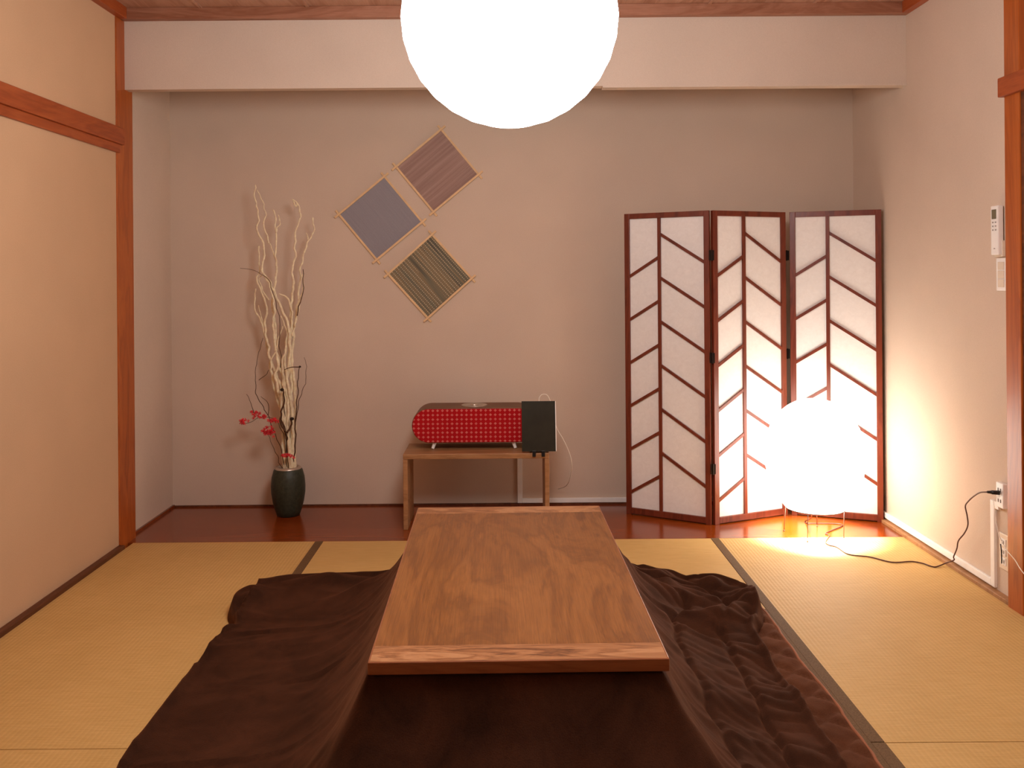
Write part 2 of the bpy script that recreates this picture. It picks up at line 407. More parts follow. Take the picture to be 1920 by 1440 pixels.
mat('long tatami mat beside the left wall, reaching the alcove', XL+0.028, -0.835, 2.29, YF, border='R')
mat('tatami mat at lower left corner, nearer than the long left one', XL+0.028, -0.835, 0.5, 2.288, border='R')
mat('crosswise tatami mat behind the low table, touching the alcove board', -0.835, 0.925, 3.17, YF, True, border='N')
mat('tatami mat underneath the low table and its quilt', -0.835, 0.925, 0.5, 3.17, False, border='RL')
mat('ridged tatami mat beside the right wall, lit by the floor lamp', 0.925, XR-0.03, 2.29, YF, border='L')
mat('tatami mat at lower right corner, nearer than the lit right one', 0.925, XR-0.03, 0.5, 2.288, border='L')

# ------------------------------------------------------------------ pendant lamp
PY = 2.2; PR = 203*PY/FPX
pc = at_y(955.5, 35, PY)
pl = thing('pendant_lamp', 'large round white paper globe lamp glowing under the ceiling', 'ceiling lamp', (pc.x, pc.y, ZC))
bm = bmesh.new(); prof = []
N = 96
for i in range(N+1):
    a = -PI/2 + 0.10 + (PI-0.32)*i/N
    r = PR*(1 - 0.006*abs(math.sin(a*16)))
    prof.append((r*math.cos(a), r*math.sin(a)))
lathe(bm, prof, 72, True, False)
link('paper_shade', bm, M['pendant'], pl, smooth=True, loc=(0, 0, pc.z-ZC))
bm = bmesh.new(); lathe(bm, [(0.001, PR*0.97), (0.004, PR*0.97), (0.004, ZC-pc.z-0.03), (0.001, ZC-pc.z-0.03)], 12)
link('hanging_cord', bm, M['white'], pl, loc=(0, 0, pc.z-ZC))
bm = bmesh.new(); lathe(bm, [(0.05, -0.03), (0.055, -0.02), (0.055, -0.001)], 32, True, True)
link('ceiling_cap', bm, M['white'], pl, smooth=False)

# ------------------------------------------------------------------ folding screen
fs = thing('folding_screen', 'three panel folding screen of white paper in reddish brown chevron lattice', 'folding screen', (0.61, 4.5, 0))
HS = 1.505
A0, A1, A2, A3 = Vector((0.604, 4.505)), Vector((0.985, 4.285)), Vector((1.405, 4.465)), Vector((1.812, 4.312))
def panel(p, q, name_label=None):
    d = q-p; W = d.length; ang = math.atan2(d.y, d.x)
    sw, th = 0.027, 0.0095
    bm = bmesh.new()
    box(bm, 0, sw, -th, th, 0.0, HS); box(bm, W-sw, W, -th, th, 0.0, HS)
    box(bm, sw, W-sw, -th, th, 0.005, 0.035); box(bm, sw, W-sw, -th, th, HS-0.026, HS)
    fr = link('panel_frame', bm, M['screen'], fs, bevel=0.0015, loc=(p.x-0.61, p.y-4.5, 0), rot=(0, 0, ang))
    bm = bmesh.new(); box(bm, sw-0.002, W-sw+0.002, 0.001, 0.003, 0.03, HS-0.02)
    link('paper_sheet', bm, M['paper'], fr)
    xm = W*0.42; mw = 0.0085
    bm = bmesh.new(); box(bm, xm-mw, xm+mw, -0.009, 0.0005, 0.03, HS-0.02)
    sl = 0.0085
    for k in range(6):
        za, zb = HS-0.107-0.2155*k, HS-0.107-0.2155*k-0.14
        prism(bm, [(xm+mw-0.002, za-sl), (W-sw+0.002, zb-sl), (W-sw+0.002, zb+sl), (xm+mw-0.002, za+sl)], 'Y', -0.0075, 0.0005)
        za, zb = HS-0.2215-0.2155*k, HS-0.2215-0.2155*k-0.093
        prism(bm, [(xm-mw+0.002, za-sl), (sw-0.002, zb-sl), (sw-0.002, zb+sl), (xm-mw+0.002, za+sl)], 'Y', -0.0075, 0.0005)
    link('chevron_lattice', bm, M['screen'], fr, bevel=0.0008)
eps = 0.006
panel(A0, A1-(A1-A0).normalized()*eps); panel(A1+(A2-A1).normalized()*eps, A2-(A2-A1).normalized()*0.014); panel(A2+(A3-A2).normalized()*0.014, A3)
for z in (0.27, 0.80, 1.29):
    for P in (A1, A2):
        bm = bmesh.new(); y = -0.012 if P is A1 else 0.006
        box(bm, -0.012, 0.012, y-0.003, y+0.003, -0.024, 0.024)
        tube(bm, [Vector((0, y-0.003, -0.026)), Vector((0, y-0.003, 0.026))], 0.004, 8)
        link('hinge', bm, M['iron'], fs, loc=(P.x-0.61, P.y-4.5, z))

# ------------------------------------------------------------------ floor lamp
LC = Vector((1.414, 4.115))
fl = thing('floor_lamp', 'glowing white paper floor lamp on thin wire legs before the screen', 'floor lamp', (LC.x, LC.y, 0))
bm = bmesh.new(); prof = []
zb, zt, R0 = 0.125, 0.62, 0.222
N = 60
for i in range(N+1):
    t = i/N; z = zb + (zt-zb)*t
    s = (t*2-1)
    # fuller below the middle, narrowing to open neck at both ends
    r = R0*(max(0.0, 1-abs(s*(0.82 if s < 0 else 0.975))**2.05))**0.5
    r = max(r, 0.05)*(1 - 0.008*abs(math.sin(t*PI*16)))
    prof.append((r, z))
prof[0] = (0.13, zb)
lathe(bm, prof, 64)
link('paper_shade', bm, M['lampshade'], fl, smooth=True)
bm = bmesh.new(); bmesh.ops.create_icosphere(bm, subdivisions=2, radius=0.022, matrix=Matrix.Translation((0, 0, 0.215)))
link('bulb', bm, M['bulb'], fl, smooth=True)
bm = bmesh.new(); lathe(bm, [(0.012, 0.24), (0.02, 0.245), (0.02, 0.30), (0.008, 0.31)], 20, True, True); link('socket', bm, M['white'], fl)
feet = [at_z(1470, 996, 0), at_z(1514, 1017, 0), at_z(1582, 1009, 0), at_z(1532, 987, 0)]
for p in feet:
    lx, ly = p.x-LC.x, p.y-LC.y
    k = 0.128/math.hypot(lx, ly)
    bm = bmesh.new()
    tube(bm, [Vector((lx, ly, 0.003)), Vector((lx*k, ly*k, zb+0.014))], 0.0017, 6)
    bmesh.ops.create_uvsphere(bm, u_segments=10, v_segments=6, radius=0.0035, matrix=Matrix.Translation((lx, ly, 0.0035)))
    link('wire_leg', bm, M['wire'], fl, smooth=True)
bm = bmesh.new()
ring = [Vector((0.131*math.cos(2*PI*i/48), 0.131*math.sin(2*PI*i/48), zb)) for i in range(49)]
tube(bm, ring, 0.0018, 6)
for a in (0.3, 0.3+PI/2):
    tube(bm, [Vector((0.13*math.cos(a), 0.13*math.sin(a), zb)), Vector((0, 0, 0.245)), Vector((-0.13*math.cos(a), -0.13*math.sin(a), zb))], 0.0012, 6)
link('wire_ring', bm, M['wire'], fl, smooth=True)

# lamp cord: across board and tatami, up the wall to the socket
pts = [Vector((LC.x+0.005, LC.y, 0.235)), Vector((LC.x-0.01, LC.y+0.01, 0.10)), at_z(1520, 972, 0.05)]
for p in ((1510, 977), (1513, 981), (1535, 981), (1572, 982), (1579, 986), (1560, 994), (1548, 1000), (1555, 1004), (1548, 1016), (1555, 1022), (1570, 1026), (1592, 1039.5), (1630, 1044), (1672, 1054), (1708, 1052.7), (1729, 1056), (1746, 1061.7), (1756, 1062.5)):
    pts.append(at_z(p[0], p[1], 0.0035))
pts += [at_z(1773, 1056, 0.012), at_x(1788.5, 1050, 1.788), at_x(1788, 1044, 1.79)]
for p, x in (((1794, 1029), 1.79), ((1797, 1014), 1.79), ((1808, 1000), 1.79), ((1814.6, 985), 1.785), ((1813.5, 968), 1.78), ((1810, 949.6), 1.775), ((1814.6, 941), 1.77), ((1825, 931), 1.765), ((1837.5, 923.5), 1.762), ((1852, 922.5), 1.768)):
    pts.append(at_x(p[0], p[1], x))
bm = bmesh.new(); tube(bm, smooth_path(pts, 6), 0.0026, 8)
pe = pts[-1]
cd = link('power_cord', bm, M['cord'], smooth=True)
tag(cd, 'thin dark brown lamp cord running over the mat to the wall socket', 'cord')
bm = bmesh.new()
e = at_x(1874, 924, 1.806)
tube(bm, [pe - (e-pe)*0.05, pe + (e-pe)*0.3, pe + (e-pe)*0.32, e], 0.0045, 10, 0.0085)
link('plug', bm, M['black'], cd, smooth=True)

# ------------------------------------------------------------------ cable ducts
def wallduct(name, label, parts):
    bm = bmesh.new()
    for d in parts: box(bm, *d)
    o = link(name, bm, M['white'], bevel=0.002); tag(o, label, 'cable duct'); return o
wallduct('cable_duct', 'white cable duct along the foot of the back wall, rising behind the bench',
         [(0.056, 0.082, YB-0.0125, YB-0.0005, 0.010, 0.46), (0.082, XR-0.014, YB-0.0125, YB-0.0005, 0.010, 0.034)])
wallduct('cable_duct', 'white cable duct along the foot of the right wall, rising to the socket',
         [(XR-0.012, XR, 3.372, YB-0.014, 0.021, 0.047), (XR-0.012, XR, 3.345, 3.372, 0.021, 0.345), (XR-0.012, XR, 3.315, 3.345, 0.318, 0.345)])

# ------------------------------------------------------------------ sockets, remote, switch on the right wall
def faceplate(name, label, cat, y0, y1, z0, z1, th, mat_):
    t = thing(name, label, cat, (XR, (y0+y1)/2, (z0+z1)/2))
    hy, hz = (y1-y0)/2, (z1-z0)/2
    bm = bmesh.new(); box(bm, -th, 0, -hy, hy, -hz, hz); link('cover_plate', bm, mat_, t, bevel=0.003)
    return t, hy, hz
t, hy, hz = faceplate('surface_socket', 'white surface mounted double socket holding the lamp plug', 'power socket', 3.268, 3.316, 0.333, 0.425, 0.02, M['white'])
for dz in (0.02, -0.02):
    for dy in (-0.008, 0.008):
        bm = bmesh.new(); box(bm, -0.0215, -0.019, dy-0.0015, dy+0.0015, dz-0.006, dz+0.006); link('socket_slot', bm, M['slot'], t)
t, hy, hz = faceplate('wall_outlet', 'cream wall outlet plate low on the right wall beside the post', 'wall outlet', 3.25, 3.322, 0.105, 0.238, 0.007, M['cream'])
for dz in (0.035, 0.0, -0.035):
    bm = bmesh.new(); box(bm, -0.009, -0.006, -0.012, 0.022, dz-0.013, dz+0.013); link('outlet_insert', bm, M['white'], t, bevel=0.001)
    for dy in (0.0, 0.011):
        bm = bmesh.new(); box(bm, -0.010, -0.0085, dy-0.0012, dy+0.0012, dz-0.006, dz+0.006); link('socket_slot', bm, M['slot'], t)
bm = bmesh.new()
q = [at_x(1876, 1020, 1.80), at_x(1877.5, 1032, 1.797), at_x(1878, 1046, 1.803), at_x(1878, 1056, 1.812)]
tube(bm, smooth_path(q, 5), 0.0022, 6)
o = link('antenna_plug', bm, M['black'], smooth=True); tag(o, 'short black plug lead on the low cream outlet', 'plug')
bm = bmesh.new()
q = [at_x(1863, 946, 1.812), at_x(1866, 962, 1.80), at_x(1869, 985, 1.795), at_x(1875, 1008, 1.785), at_x(1888, 1032, 1.77), at_x(1903, 1050, 1.75), at_x(1922, 1078, 1.72), at_x(1990, 1150, 1.70)]
tube(bm, smooth_path(q, 6), 0.0016, 6)
o = link('charger_cord', bm, M['wcord'], smooth=True); tag(o, 'thin cream cord hanging from the upper socket past the post', 'cord')

t = thing('air_conditioner_remote', 'white remote control in its wall holder beside the post', 'remote control', (XR, 3.302, 1.35))
bm = bmesh.new(); box(bm, -0.012, 0, -0.028, 0.028, -0.094, -0.035); link('holder', bm, M['cream'], t, bevel=0.002)
bm = bmesh.new(); box(bm, -0.026, -0.005, -0.025, 0.025, -0.088, 0.094); link('remote_body', bm, M['white'], t, bevel=0.004)
bm = bmesh.new(); box(bm, -0.0268, -0.0255, -0.014, 0.016, 0.045, 0.080); link('display', bm, M['lcd'], t)
for i in range(3):
    for j in range(2):
        bm = bmesh.new(); box(bm, -0.0272, -0.0255, -0.014+j*0.019, -0.006+j*0.019, 0.030-i*0.014, 0.035-i*0.014); link('button', bm, M['grey'], t)
bm = bmesh.new(); box(bm, -0.0266, -0.0255, -0.005, 0.005, -0.066, -0.062); link('logo_print', bm, M['grey'], t)
t, hy, hz = faceplate('light_switch', 'white light switch plate under the remote control', 'light switch', 3.255, 3.325, 1.13, 1.25, 0.008, M['white'])
for dz in (-0.032, 0.0, 0.032):
    bm = bmesh.new(); box(bm, -0.011, -0.007, -0.02, 0.02, dz-0.0145, dz+0.0145); link('rocker', bm, M['cream'], t, bevel=0.0015)

# ------------------------------------------------------------------ kotatsu table
tb = thing('kotatsu_table', 'low wooden heated table with dark oak top in room centre', 'low table', (0.0145, 2.515, 0), math.radians(0.75))
TZ = 0.39; hw, hl = 0.314, 0.626
bm = bmesh.new(); box(bm, -hw, hw, -hl+0.08, hl-0.08, TZ-0.026, TZ)
tt = link('tabletop', bm, M['ktop'], tb, bevel=0.0)
for s in (-1, 1):
    bm = bmesh.new(); a, b_ = sorted((s*hl, s*(hl-0.08))); box(bm, -hw, hw, a, b_, TZ-0.026, TZ)
    link('end_board', bm, M['kend'], tt)
# rim band
bm = bmesh.new()
rw = 0.004
for (x0, x1, y0, y1) in ((-hw-rw, hw+rw, -hl-rw, -hl), (-hw-rw, hw+rw, hl, hl+rw), (-hw-rw, -hw, -hl, hl), (hw, hw+rw, -hl, hl)):
    box(bm, x0, x1, y0, y1, TZ-0.027, TZ)
link('edge_band', bm, M['kedge'], tt, bevel=0.0026, seg=3)
bm = bmesh.new(); box(bm, -hw+0.05, hw-0.05, -hl+0.05, hl-0.05, TZ-0.075, TZ-0.055)
link('under_frame', bm, M['edge'], tb)
for sx in (-1, 1):
    for sy in (-1, 1):
        bm = bmesh.new(); x, y = sx*(hw-0.07), sy*(hl-0.07); box(bm, x-0.022, x+0.022, y-0.022, y+0.022, 0.034, TZ-0.055)
        link('leg', bm, M['edge'], tb, bevel=0.003)

# ------------------------------------------------------------------ floor pad and quilt
def fbm(x, y, z=0.0, o=4):
    return noise.fractal(Vector((x, y, z)), 0.9, 2.0, o)
def ridge(v): return 1-abs(v)
# base pad
def rounded(poly, n_each=1): return poly
px0, px1, py0, py1 = -0.93, 0.905, 1.0, 3.44
bm = bmesh.new(); NX, NY = 150, 200; grid = []
def padz(x, y):
    ex = min(x-px0, px1-x, y-py0, py1-y)
    e = min(1.0, max(0.0, ex/0.03)); e = math.sqrt(1-(1-e)**2)
    a = (x+y)/0.14; b_ = (x-y)/0.14
    q_ = min(abs(a-round(a)), abs(b_-round(b_)))          # diamond stitching
    puff = min(1.0, q_/0.22)**0.6
    return 0.002 + e*(0.012 + 0.012*puff + 0.004*fbm(x*9, y*9))
for j in range(NY+1):
    row = []
    for i in range(NX+1):
        x = px0 + (px1-px0)*i/NX; y = py0 + (py1-py0)*j/NY
        xx = x + (0.02*fbm(y*2.5, 3.1) if x > 0 else 0.02*fbm(y*2.5, 8.1))*abs(x)
        row.append(bm.verts.new((xx, y + 0.02*fbm(x*3, 5.0), padz(x, y))))
    grid.append(row)
for j in range(NY):
    for i in range(NX): bm.faces.new([grid[j][i], grid[j][i+1], grid[j+1][i+1], grid[j+1][i]])
pad_edge = [grid[j][NX].co.copy() for j in range(NY+1)] + [grid[NY][NX-i].co.copy() for i in range(1, 60)]
def skirt():
    b0 = [grid[0][i] for i in range(NX+1)] + [grid[j][NX] for j in range(1, NY+1)] + [grid[NY][NX-i] for i in range(1, NX+1)] + [grid[NY-j][0] for j in range(1, NY)]
    low = [bm.verts.new((v.co.x, v.co.y, 0.0015)) for v in b0]; n = len(b0)
    for k in range(n): bm.faces.new([b0[k], b0[(k+1) % n], low[(k+1) % n], low[k]])
    bm.faces.new(low)
skirt()
pad = link('floor_quilt', bm, M['pad'], smooth=True)
tag(pad, 'brown diamond stitched floor pad with russet piping beneath the table quilt', 'floor pad')
bm = bmesh.new(); tube(bm, [Vector((p.x, p.y, 0.007)) for p in pad_edge], 0.0045, 8); link('piping', bm, M['piping'], pad, smooth=True)

# draped quilt, built as rings running from the table edge out to the hem
HEM = [(0.80, 1.30), (0.79, 1.9), (0.795, 2.3), (0.80, 2.7), (0.81, 2.9), (0.855, 3.0), (0.885, 3.14), (0.84, 3.29), (0.74, 3.35), (0.66, 3.325), (0.56, 3.375), (0.46, 3.335), (0.38, 3.36), (0.2, 3.43), (0.0, 3.44),
       (-0.2, 3.42), (-0.38, 3.43), (-0.52, 3.42), (-0.66, 3.45), (-0.80, 3.44), (-0.93, 3.37), (-1.0, 3.28), (-0.985, 3.15), (-0.925, 3.02), (-0.955, 2.95), (-0.95, 2.7), (-0.94, 2.5), (-0.945, 2.2), (-0.92, 1.9), (-0.90, 1.3),
       (-0.6, 1.25), (0.0, 1.22), (0.5, 1.25)]
hem = smooth_path([Vector((x, y, 0)) for x, y in HEM + [HEM[0]]], 10)
# resample the hem evenly
def resample(path, n):
    L = [0.0]
    for a, b_ in zip(path, path[1:]): L.append(L[-1] + (b_-a).length)
    out = []; k = 0
    for i in range(n):
        s = L[-1]*i/n
        while L[k+1] < s: k += 1
        f = (s-L[k])/max(1e-9, L[k+1]-L[k]); out.append(path[k].lerp(path[k+1], f))
    return out
NS = 760; hemp = resample(hem, NS)
tc = Vector((0.0145, 2.515)); iw, il = hw-0.006, hl-0.006
def inner_pt(p):
    """nearest point of the (slightly shrunk) table rectangle, blended with the ray point so corners fan out"""
    nx = min(max(p.x-tc.x, -iw), iw); ny = min(max(p.y-tc.y, -il), il)
    dx, dy = p.x-tc.x, p.y-tc.y; k = min(iw/abs(dx) if dx else 9e9, il/abs(dy) if dy else 9e9)
    rx, ry = dx*k, dy*k
    w = 0.35
    qx, qy = nx*(1-w)+rx*w, ny*(1-w)+ry*w
    # push back on to the rectangle edge
    if abs(abs(qx)-iw)/iw < abs(abs(qy)-il)/il: qx = math.copysign(iw, qx)
    else: qy = math.copysign(il, qy)
    return Vector((tc.x+qx, tc.y+qy, 0))
def rect_d(x, y):
    dx = max(abs(x-tc.x)-iw, 0); dy = max(abs(y-tc.y)-il, 0); return math.hypot(dx, dy)
NT = 90
def g2(x, y, cx, cy, sx, sy, a=0.0):
    ca, sa = math.cos(a), math.sin(a); u = (x-cx)*ca+(y-cy)*sa; v = -(x-cx)*sa+(y-cy)*ca
    return math.exp(-(u/sx)**2-(v/sy)**2)
def quilt_z(x, y, d, dh, s):
    z = 0.318*math.exp(-(d/0.125)**1.15) + 0.042
    out = min(1.0, d/0.10)
    # long soft folds fanning from the table corners
    ang = math.atan2(y-tc.y-math.copysign(0.40, y-tc.y), x-tc.x)
    f1 = fbm(ang*2.2+3, d*0.5, 2.0, 2)
    z += out*(0.026 if x > 0 else 0.016)*ridge(f1*1.6)*min(1, d/0.2)*(1-0.4*min(1, d/0.6)) - out*0.008
    side = 1.0 if x > 0 else 0.35
    w1 = fbm(x*2.2+0.8*fbm(x*2, y*2, 5, 2), y*3.6, 7.0, 2)
    z += out*0.020*side*(ridge(w1*1.8)-0.55)
    if x > tc.x + 0.25:
        # stitched channels parallel to the right hem, short slanting puckers between them
        for c_, wd in ((0.135, 0.010), (0.30, 0.012)):
            z -= out*0.016*math.exp(-((dh-c_-0.02*fbm(y*1.5, c_*9, 1.0, 2))/wd)**2)
        band = 1.0 if dh < 0.135 else 0.5 if dh < 0.30 else 0.2
        band = max(band, 0.8*min(1.0, max(0.0, (y-2.95)/0.15)))
        ph = (y + 0.55*x)/0.062 + 1.1*fbm(x*4, y*3, 9.0, 2)
        z += out*band*0.0105*abs(math.sin(PI*ph))**0.7*(0.6+0.8*abs(fbm(x*5, y*5, 4.0, 2)))*min(1, dh/0.05)
    # heaped folds
    z += 0.034*g2(x, y, 0.56, 3.28, 0.055, 0.055, 0.15) + 0.034*g2(x, y, 0.75, 3.27, 0.045, 0.05) + 0.012*g2(x, y, 0.42, 3.28, 0.05, 0.05) + 0.020*g2(x, y, 0.83, 3.20, 0.04, 0.07)
    z += 0.055*g2(x, y, 0.74, 2.99, 0.15, 0.045, 0.75) + 0.03*g2(x, y, 0.84, 3.10, 0.045, 0.06)
    z += 0.045*g2(x, y, -0.66, 3.37, 0.12, 0.05, 0.0) + 0.04*g2(x, y, -0.94, 3.22, 0.05, 0.10) + 0.02*g2(x, y, -0.5, 3.2, 0.14, 0.04, 0.3)
    z -= 0.02*g2(x, y, 0.60, 3.08, 0.10, 0.03, 0.75) + 0.015*g2(x, y, -0.88, 3.0, 0.08, 0.03)
    # rolled seam just inside the hem
    z += 0.020*math.exp(-((dh-0.022)/0.011)**2)
    e = min(1.0, max(0.0, dh/0.025)); e = math.sqrt(max(0, 1-(1-e)**2))
    pz = 0.026 if (px0 < x < px1 and y < py1) else 0.003
    return pz + max(0.012, z-0.02)*e + (0.0 if e > 0 else 0.002)
bm = bmesh.new(); rings = []
for si, h in enumerate(hemp):
    a = inner_pt(h); L = (h-a).length; col = []
    # under the tabletop, then out
    d0 = (Vector((tc.x, tc.y, 0)) - a).normalized()
    col.append(bm.verts.new((a.x+d0.x*0.06, a.y+d0.y*0.06, TZ-0.031)))
    for k in range(NT+1):
        u = (k/NT); u = u*0.75+0.25*u*u
        p = a.lerp(h, u); d = rect_d(p.x, p.y); dh = L*(1-u)
        z = quilt_z(p.x, p.y, d, dh, si)
        z = min(z, TZ-0.031 if d < 0.03 else 0.34)
        wob = 0.012*fbm(p.x*5, p.y*5, 11.0)*min(1, dh/0.1)*min(1, d/0.1)
        col.append(bm.verts.new((p.x+wob, p.y+wob*0.5, z)))
    col.append(bm.verts.new((h.x, h.y, (0.022 if (px0 < h.x < px1 and h.y < py1) else 0.001))))
    rings.append(col)
for i in range(NS):
    A, B = rings[i], rings[(i+1) % NS]
    for k in range(len(A)-1): bm.faces.new([A[k], B[k], B[k+1], A[k+1]])
qo = link('kotatsu_quilt', bm, M['quilt'], smooth=True)
tag(qo, 'dark brown plush quilt draped from the low table onto the floor', 'quilt')

# ------------------------------------------------------------------ bench
BZ = 0.359; bx0, bx1, by0, by1 = -0.49, 0.202, 4.24, 4.515
t = thing('bench', 'low brown wooden bench carrying the red speaker', 'bench', (-0.145, 4.378, 0))
def rel(o_, x0, x1, y0, y1, z0, z1): return (x0-o_[0], x1-o_[0], y0-o_[1], y1-o_[1], z0-o_[2], z1-o_[2])
B0 = (-0.145, 4.378, 0)
bm = bmesh.new(); box(bm, *rel(B0, bx0, bx1, by0, by1, BZ-0.025, BZ)); link('top_board', bm, M['bench'], t, bevel=0.003)
for x0 in (bx0, bx1-0.021):
    bm = bmesh.new(); box(bm, *rel(B0, x0, x0+0.021, by0+0.001, by1-0.001, 0.0, BZ-0.025)); link('leg', bm, M['bench'], t, bevel=0.002)

# speaker
SX, SY0, SY1 = -0.157, 4.335, 4.535; SW, SH = 0.602, 0.168; SZ = 0.476
t = thing('speaker', 'red dotted cloth fronted speaker with rounded ends on the bench', 'speaker', (SX, (SY0+SY1)/2, BZ))
hd = (SY1-SY0)/2
bm = bmesh.new(); prism(bm, stadium(SW, SH, 20), 'Y', -hd+0.008, hd); link('cabinet', bm, M['walnut'], t, bevel=0.004, loc=(0, 0, SZ-BZ))
bm = bmesh.new(); prism(bm, stadium(SW-0.006, SH-0.006, 20), 'Y', -hd-0.006, -hd+0.010); link('grille', bm, M['grille'], t, bevel=0.006, seg=3, loc=(0, 0, SZ-BZ))
bm = bmesh.new(); lathe(bm, [(0.064, 0), (0.064, 0.004), (0.058, 0.006), (0.045, 0.003), (0.02, 0.003), (0.018, 0.008), (0.012, 0.010)], 40, True, True)
dk = link('volume_dial', bm, M['silver'], t, smooth=False, loc=(0, 0, SZ-BZ+SH/2-0.001), bevel=0.0005)
for x in (-0.197, 0.197):
    for y in (-hd+0.02, hd-0.03):
        bm = bmesh.new(); s = 1 if x > 0 else -1
        tube(bm, [Vector((x-0.004*s*-1, y, 0.004)), Vector((x-0.008*s, y+0.004, 0.038))], 0.0072, 12, 0.0095)
        link('foot', bm, M['white'], t, smooth=False)

# tablet and stand
tz = BZ
p0 = at_y(979, 847.5, 4.236); p1 = at_y(1043.5, 847.5, 4.236)
tcx = (p0.x+p1.x)/2; tw = 0.163; thh = 0.236; lean = math.radians(9)
st = thing('tablet_stand', 'small black stand holding the tablet at the bench edge', 'tablet stand', (tcx, 4.262, BZ))
bm = bmesh.new(); box(bm, -0.045, 0.045, 0.0, 0.075, 0.0, 0.006); link('base', bm, M['black'], st, bevel=0.002)
bm = bmesh.new(); prism(bm, [(0.055, 0.004), (0.066, 0.004), (0.037, 0.13), (0.030, 0.13)], 'X', -0.03, 0.03); link('back_support', bm, M['black'], st, bevel=0.001)
for x in (-0.025, 0.018):
    bm = bmesh.new(); prism(bm, [(-0.038, -0.014), (-0.024, -0.014), (-0.024, 0.0), (0.002, 0.0), (0.002, 0.006), (-0.032, 0.006), (-0.032, 0.014), (-0.038, 0.014)], 'X', x-0.008, x+0.008)
    link('front_hook', bm, M['black'], st, bevel=0.001)
tab = thing('tablet', 'dark tablet computer standing upright beside the red speaker', 'tablet', (tcx, 4.236, BZ+0.0085))
tab.rotation_euler = (-lean, 0, 0)
bm = bmesh.new(); box(bm, -tw/2, tw/2, 0, 0.007, 0, thh); link('body', bm, M['white'], tab, bevel=0.0025)
bm = bmesh.new(); box(bm, -tw/2-0.0004, tw/2-0.0035, -0.0012, 0.0005, 0.0004, thh+0.0003); link('screen', bm, M['glass'], tab, bevel=0.0005)
bm = bmesh.new()
q = [at_y(1011, 757, 4.285), at_y(1011, 746, 4.29), at_y(1017, 739.5, 4.30), at_y(1026, 741, 4.31), at_y(1032, 754, 4.32), at_y(1036, 775, 4.33), at_y(1044, 803, 4.33), at_y(1055, 822, 4.34), at_y(1065, 843, 4.36),
     at_y(1071, 862, 4.38), at_y(1072, 880, 4.42), at_y(1067, 902, 4.50), at_y(1060, 912, 4.60), at_y(1047, 917, 4.675)]
tube(bm, smooth_path(q, 6), 0.0019, 8)
o = link('charging_cable', bm, M['wcord'], smooth=True); tag(o, 'thin white charging cable looping from the tablet top to the wall', 'cable')

# ------------------------------------------------------------------ wall hangings
def hanging(label, cpx, tlpx, side_px, cloth):
    """centre pixel; a pixel on the axis of one edge"""
    c = at_y(cpx[0], cpx[1], YB-0.012); e = at_y(tlpx[0], tlpx[1], YB-0.012)
    a = math.atan2(e.z-c.z, e.x-c.x)      # direction from centre to the upper right side's middle
    L = side_px*(YB-0.012)/FPX/2
    t = thing('wall_hanging', label, 'wall hanging', (c.x, YB, c.z), 0, 'woven squares on the alcove wall')
    # local frame: stand upright in XZ then turn by a about Y
    R = Matrix.Rotation(PI/2, 4, 'X') ; 
    t.matrix_world = Matrix.Translation((c.x, YB, c.z)) @ Matrix.Rotation(-a, 4, 'Y') @ R
    # in local coordinates x,y lie on the wall, z points to the room
    bm = bmesh.new(); box(bm, -L, L, -L, L, 0.006, 0.009); link('woven_cloth', bm, cloth, t)
    o_ = 0.022; w = 0.0055
    for s in (-1, 1):
        bm = bmesh.new(); box(bm, s*(L+w)-w, s*(L+w)+w, -L-2*w-o_, L+2*w+o_, 0.001, 0.010); link('frame_stick', bm, M['bamboo'], t, bevel=0.001)
        bm = bmesh.new(); box(bm, -L-2*w-o_, L+2*w+o_, s*(L+w)-w, s*(L+w)+w, 0.0102, 0.018); link('frame_stick', bm, M['bamboo'], t, bevel=0.001)
# centre and the middle of the upper right edge; stripes run along local y
hanging('brown woven square in pale stick frame, topmost of the three', (820, 320), (861.5, 285.5), 106, M['weave_brown'])
hanging('plain slate grey woven square in pale stick frame, leftmost of the three', (713.5, 409), (755, 374.5), 107, M['weave_grey'])
hanging('dark striped woven square in pale stick frame, lowest of the three', (806, 518), (846.5, 481.5), 107, M['weave_stripe'])

# ------------------------------------------------------------------ vase and branches
VY = 4.525; vb = at_y(541, 975, VY)
VX = vb.x
vz = thing('vase', 'dark green barrel shaped vase on the alcove board', 'vase', (VX, VY, 0))
bm = bmesh.new()
lathe(bm, [(0.050, 0.0), (0.056, 0.002), (0.066, 0.03), (0.077, 0.07), (0.084, 0.115), (0.085, 0.15), (0.081, 0.195), (0.072, 0.228), (0.066, 0.236)], 56, True, False)
link('body', bm, M['vase'], vz, smooth=True)
bm = bmesh.new()
lathe(bm, [(0.066, 0.236), (0.064, 0.243), (0.056, 0.247), (0.049, 0.244), (0.047, 0.235), (0.046, 0.13), (0.001, 0.12)], 56)
link('rim', bm, M['silver'], vz, smooth=True)
rng = random.Random(5)
def zp(x, y, Y): return at_y(400 + x*0.4862, 320 + y*0.4862, Y)
def branch_pts(pl_, y_top, y_bot):
    n = len(pl_); out = []
    for i, (x, y) in enumerate(pl_):
        f = i/(n-1); out.append(zp(x, y, y_top*(1-f)+y_bot*f + 0.010*math.sin(i*1.7)))
    return out
def make_branch(bm, pl_, r_top, r_bot, yt, yb, knots=True):
    P = smooth_path(branch_pts(pl_, yt, yb), 5)
    n = len(P); Q = []
    for i, p in enumerate(P):
        j = Vector((noise.noise(p*30)*0.009, noise.noise(p*30+Vector((5, 1, 2)))*0.009, 0)) if knots else Vector((0, 0, 0))
        Q.append(p+j)
    tube(bm, Q, r_top, 7, r_bot)
IN = 1190
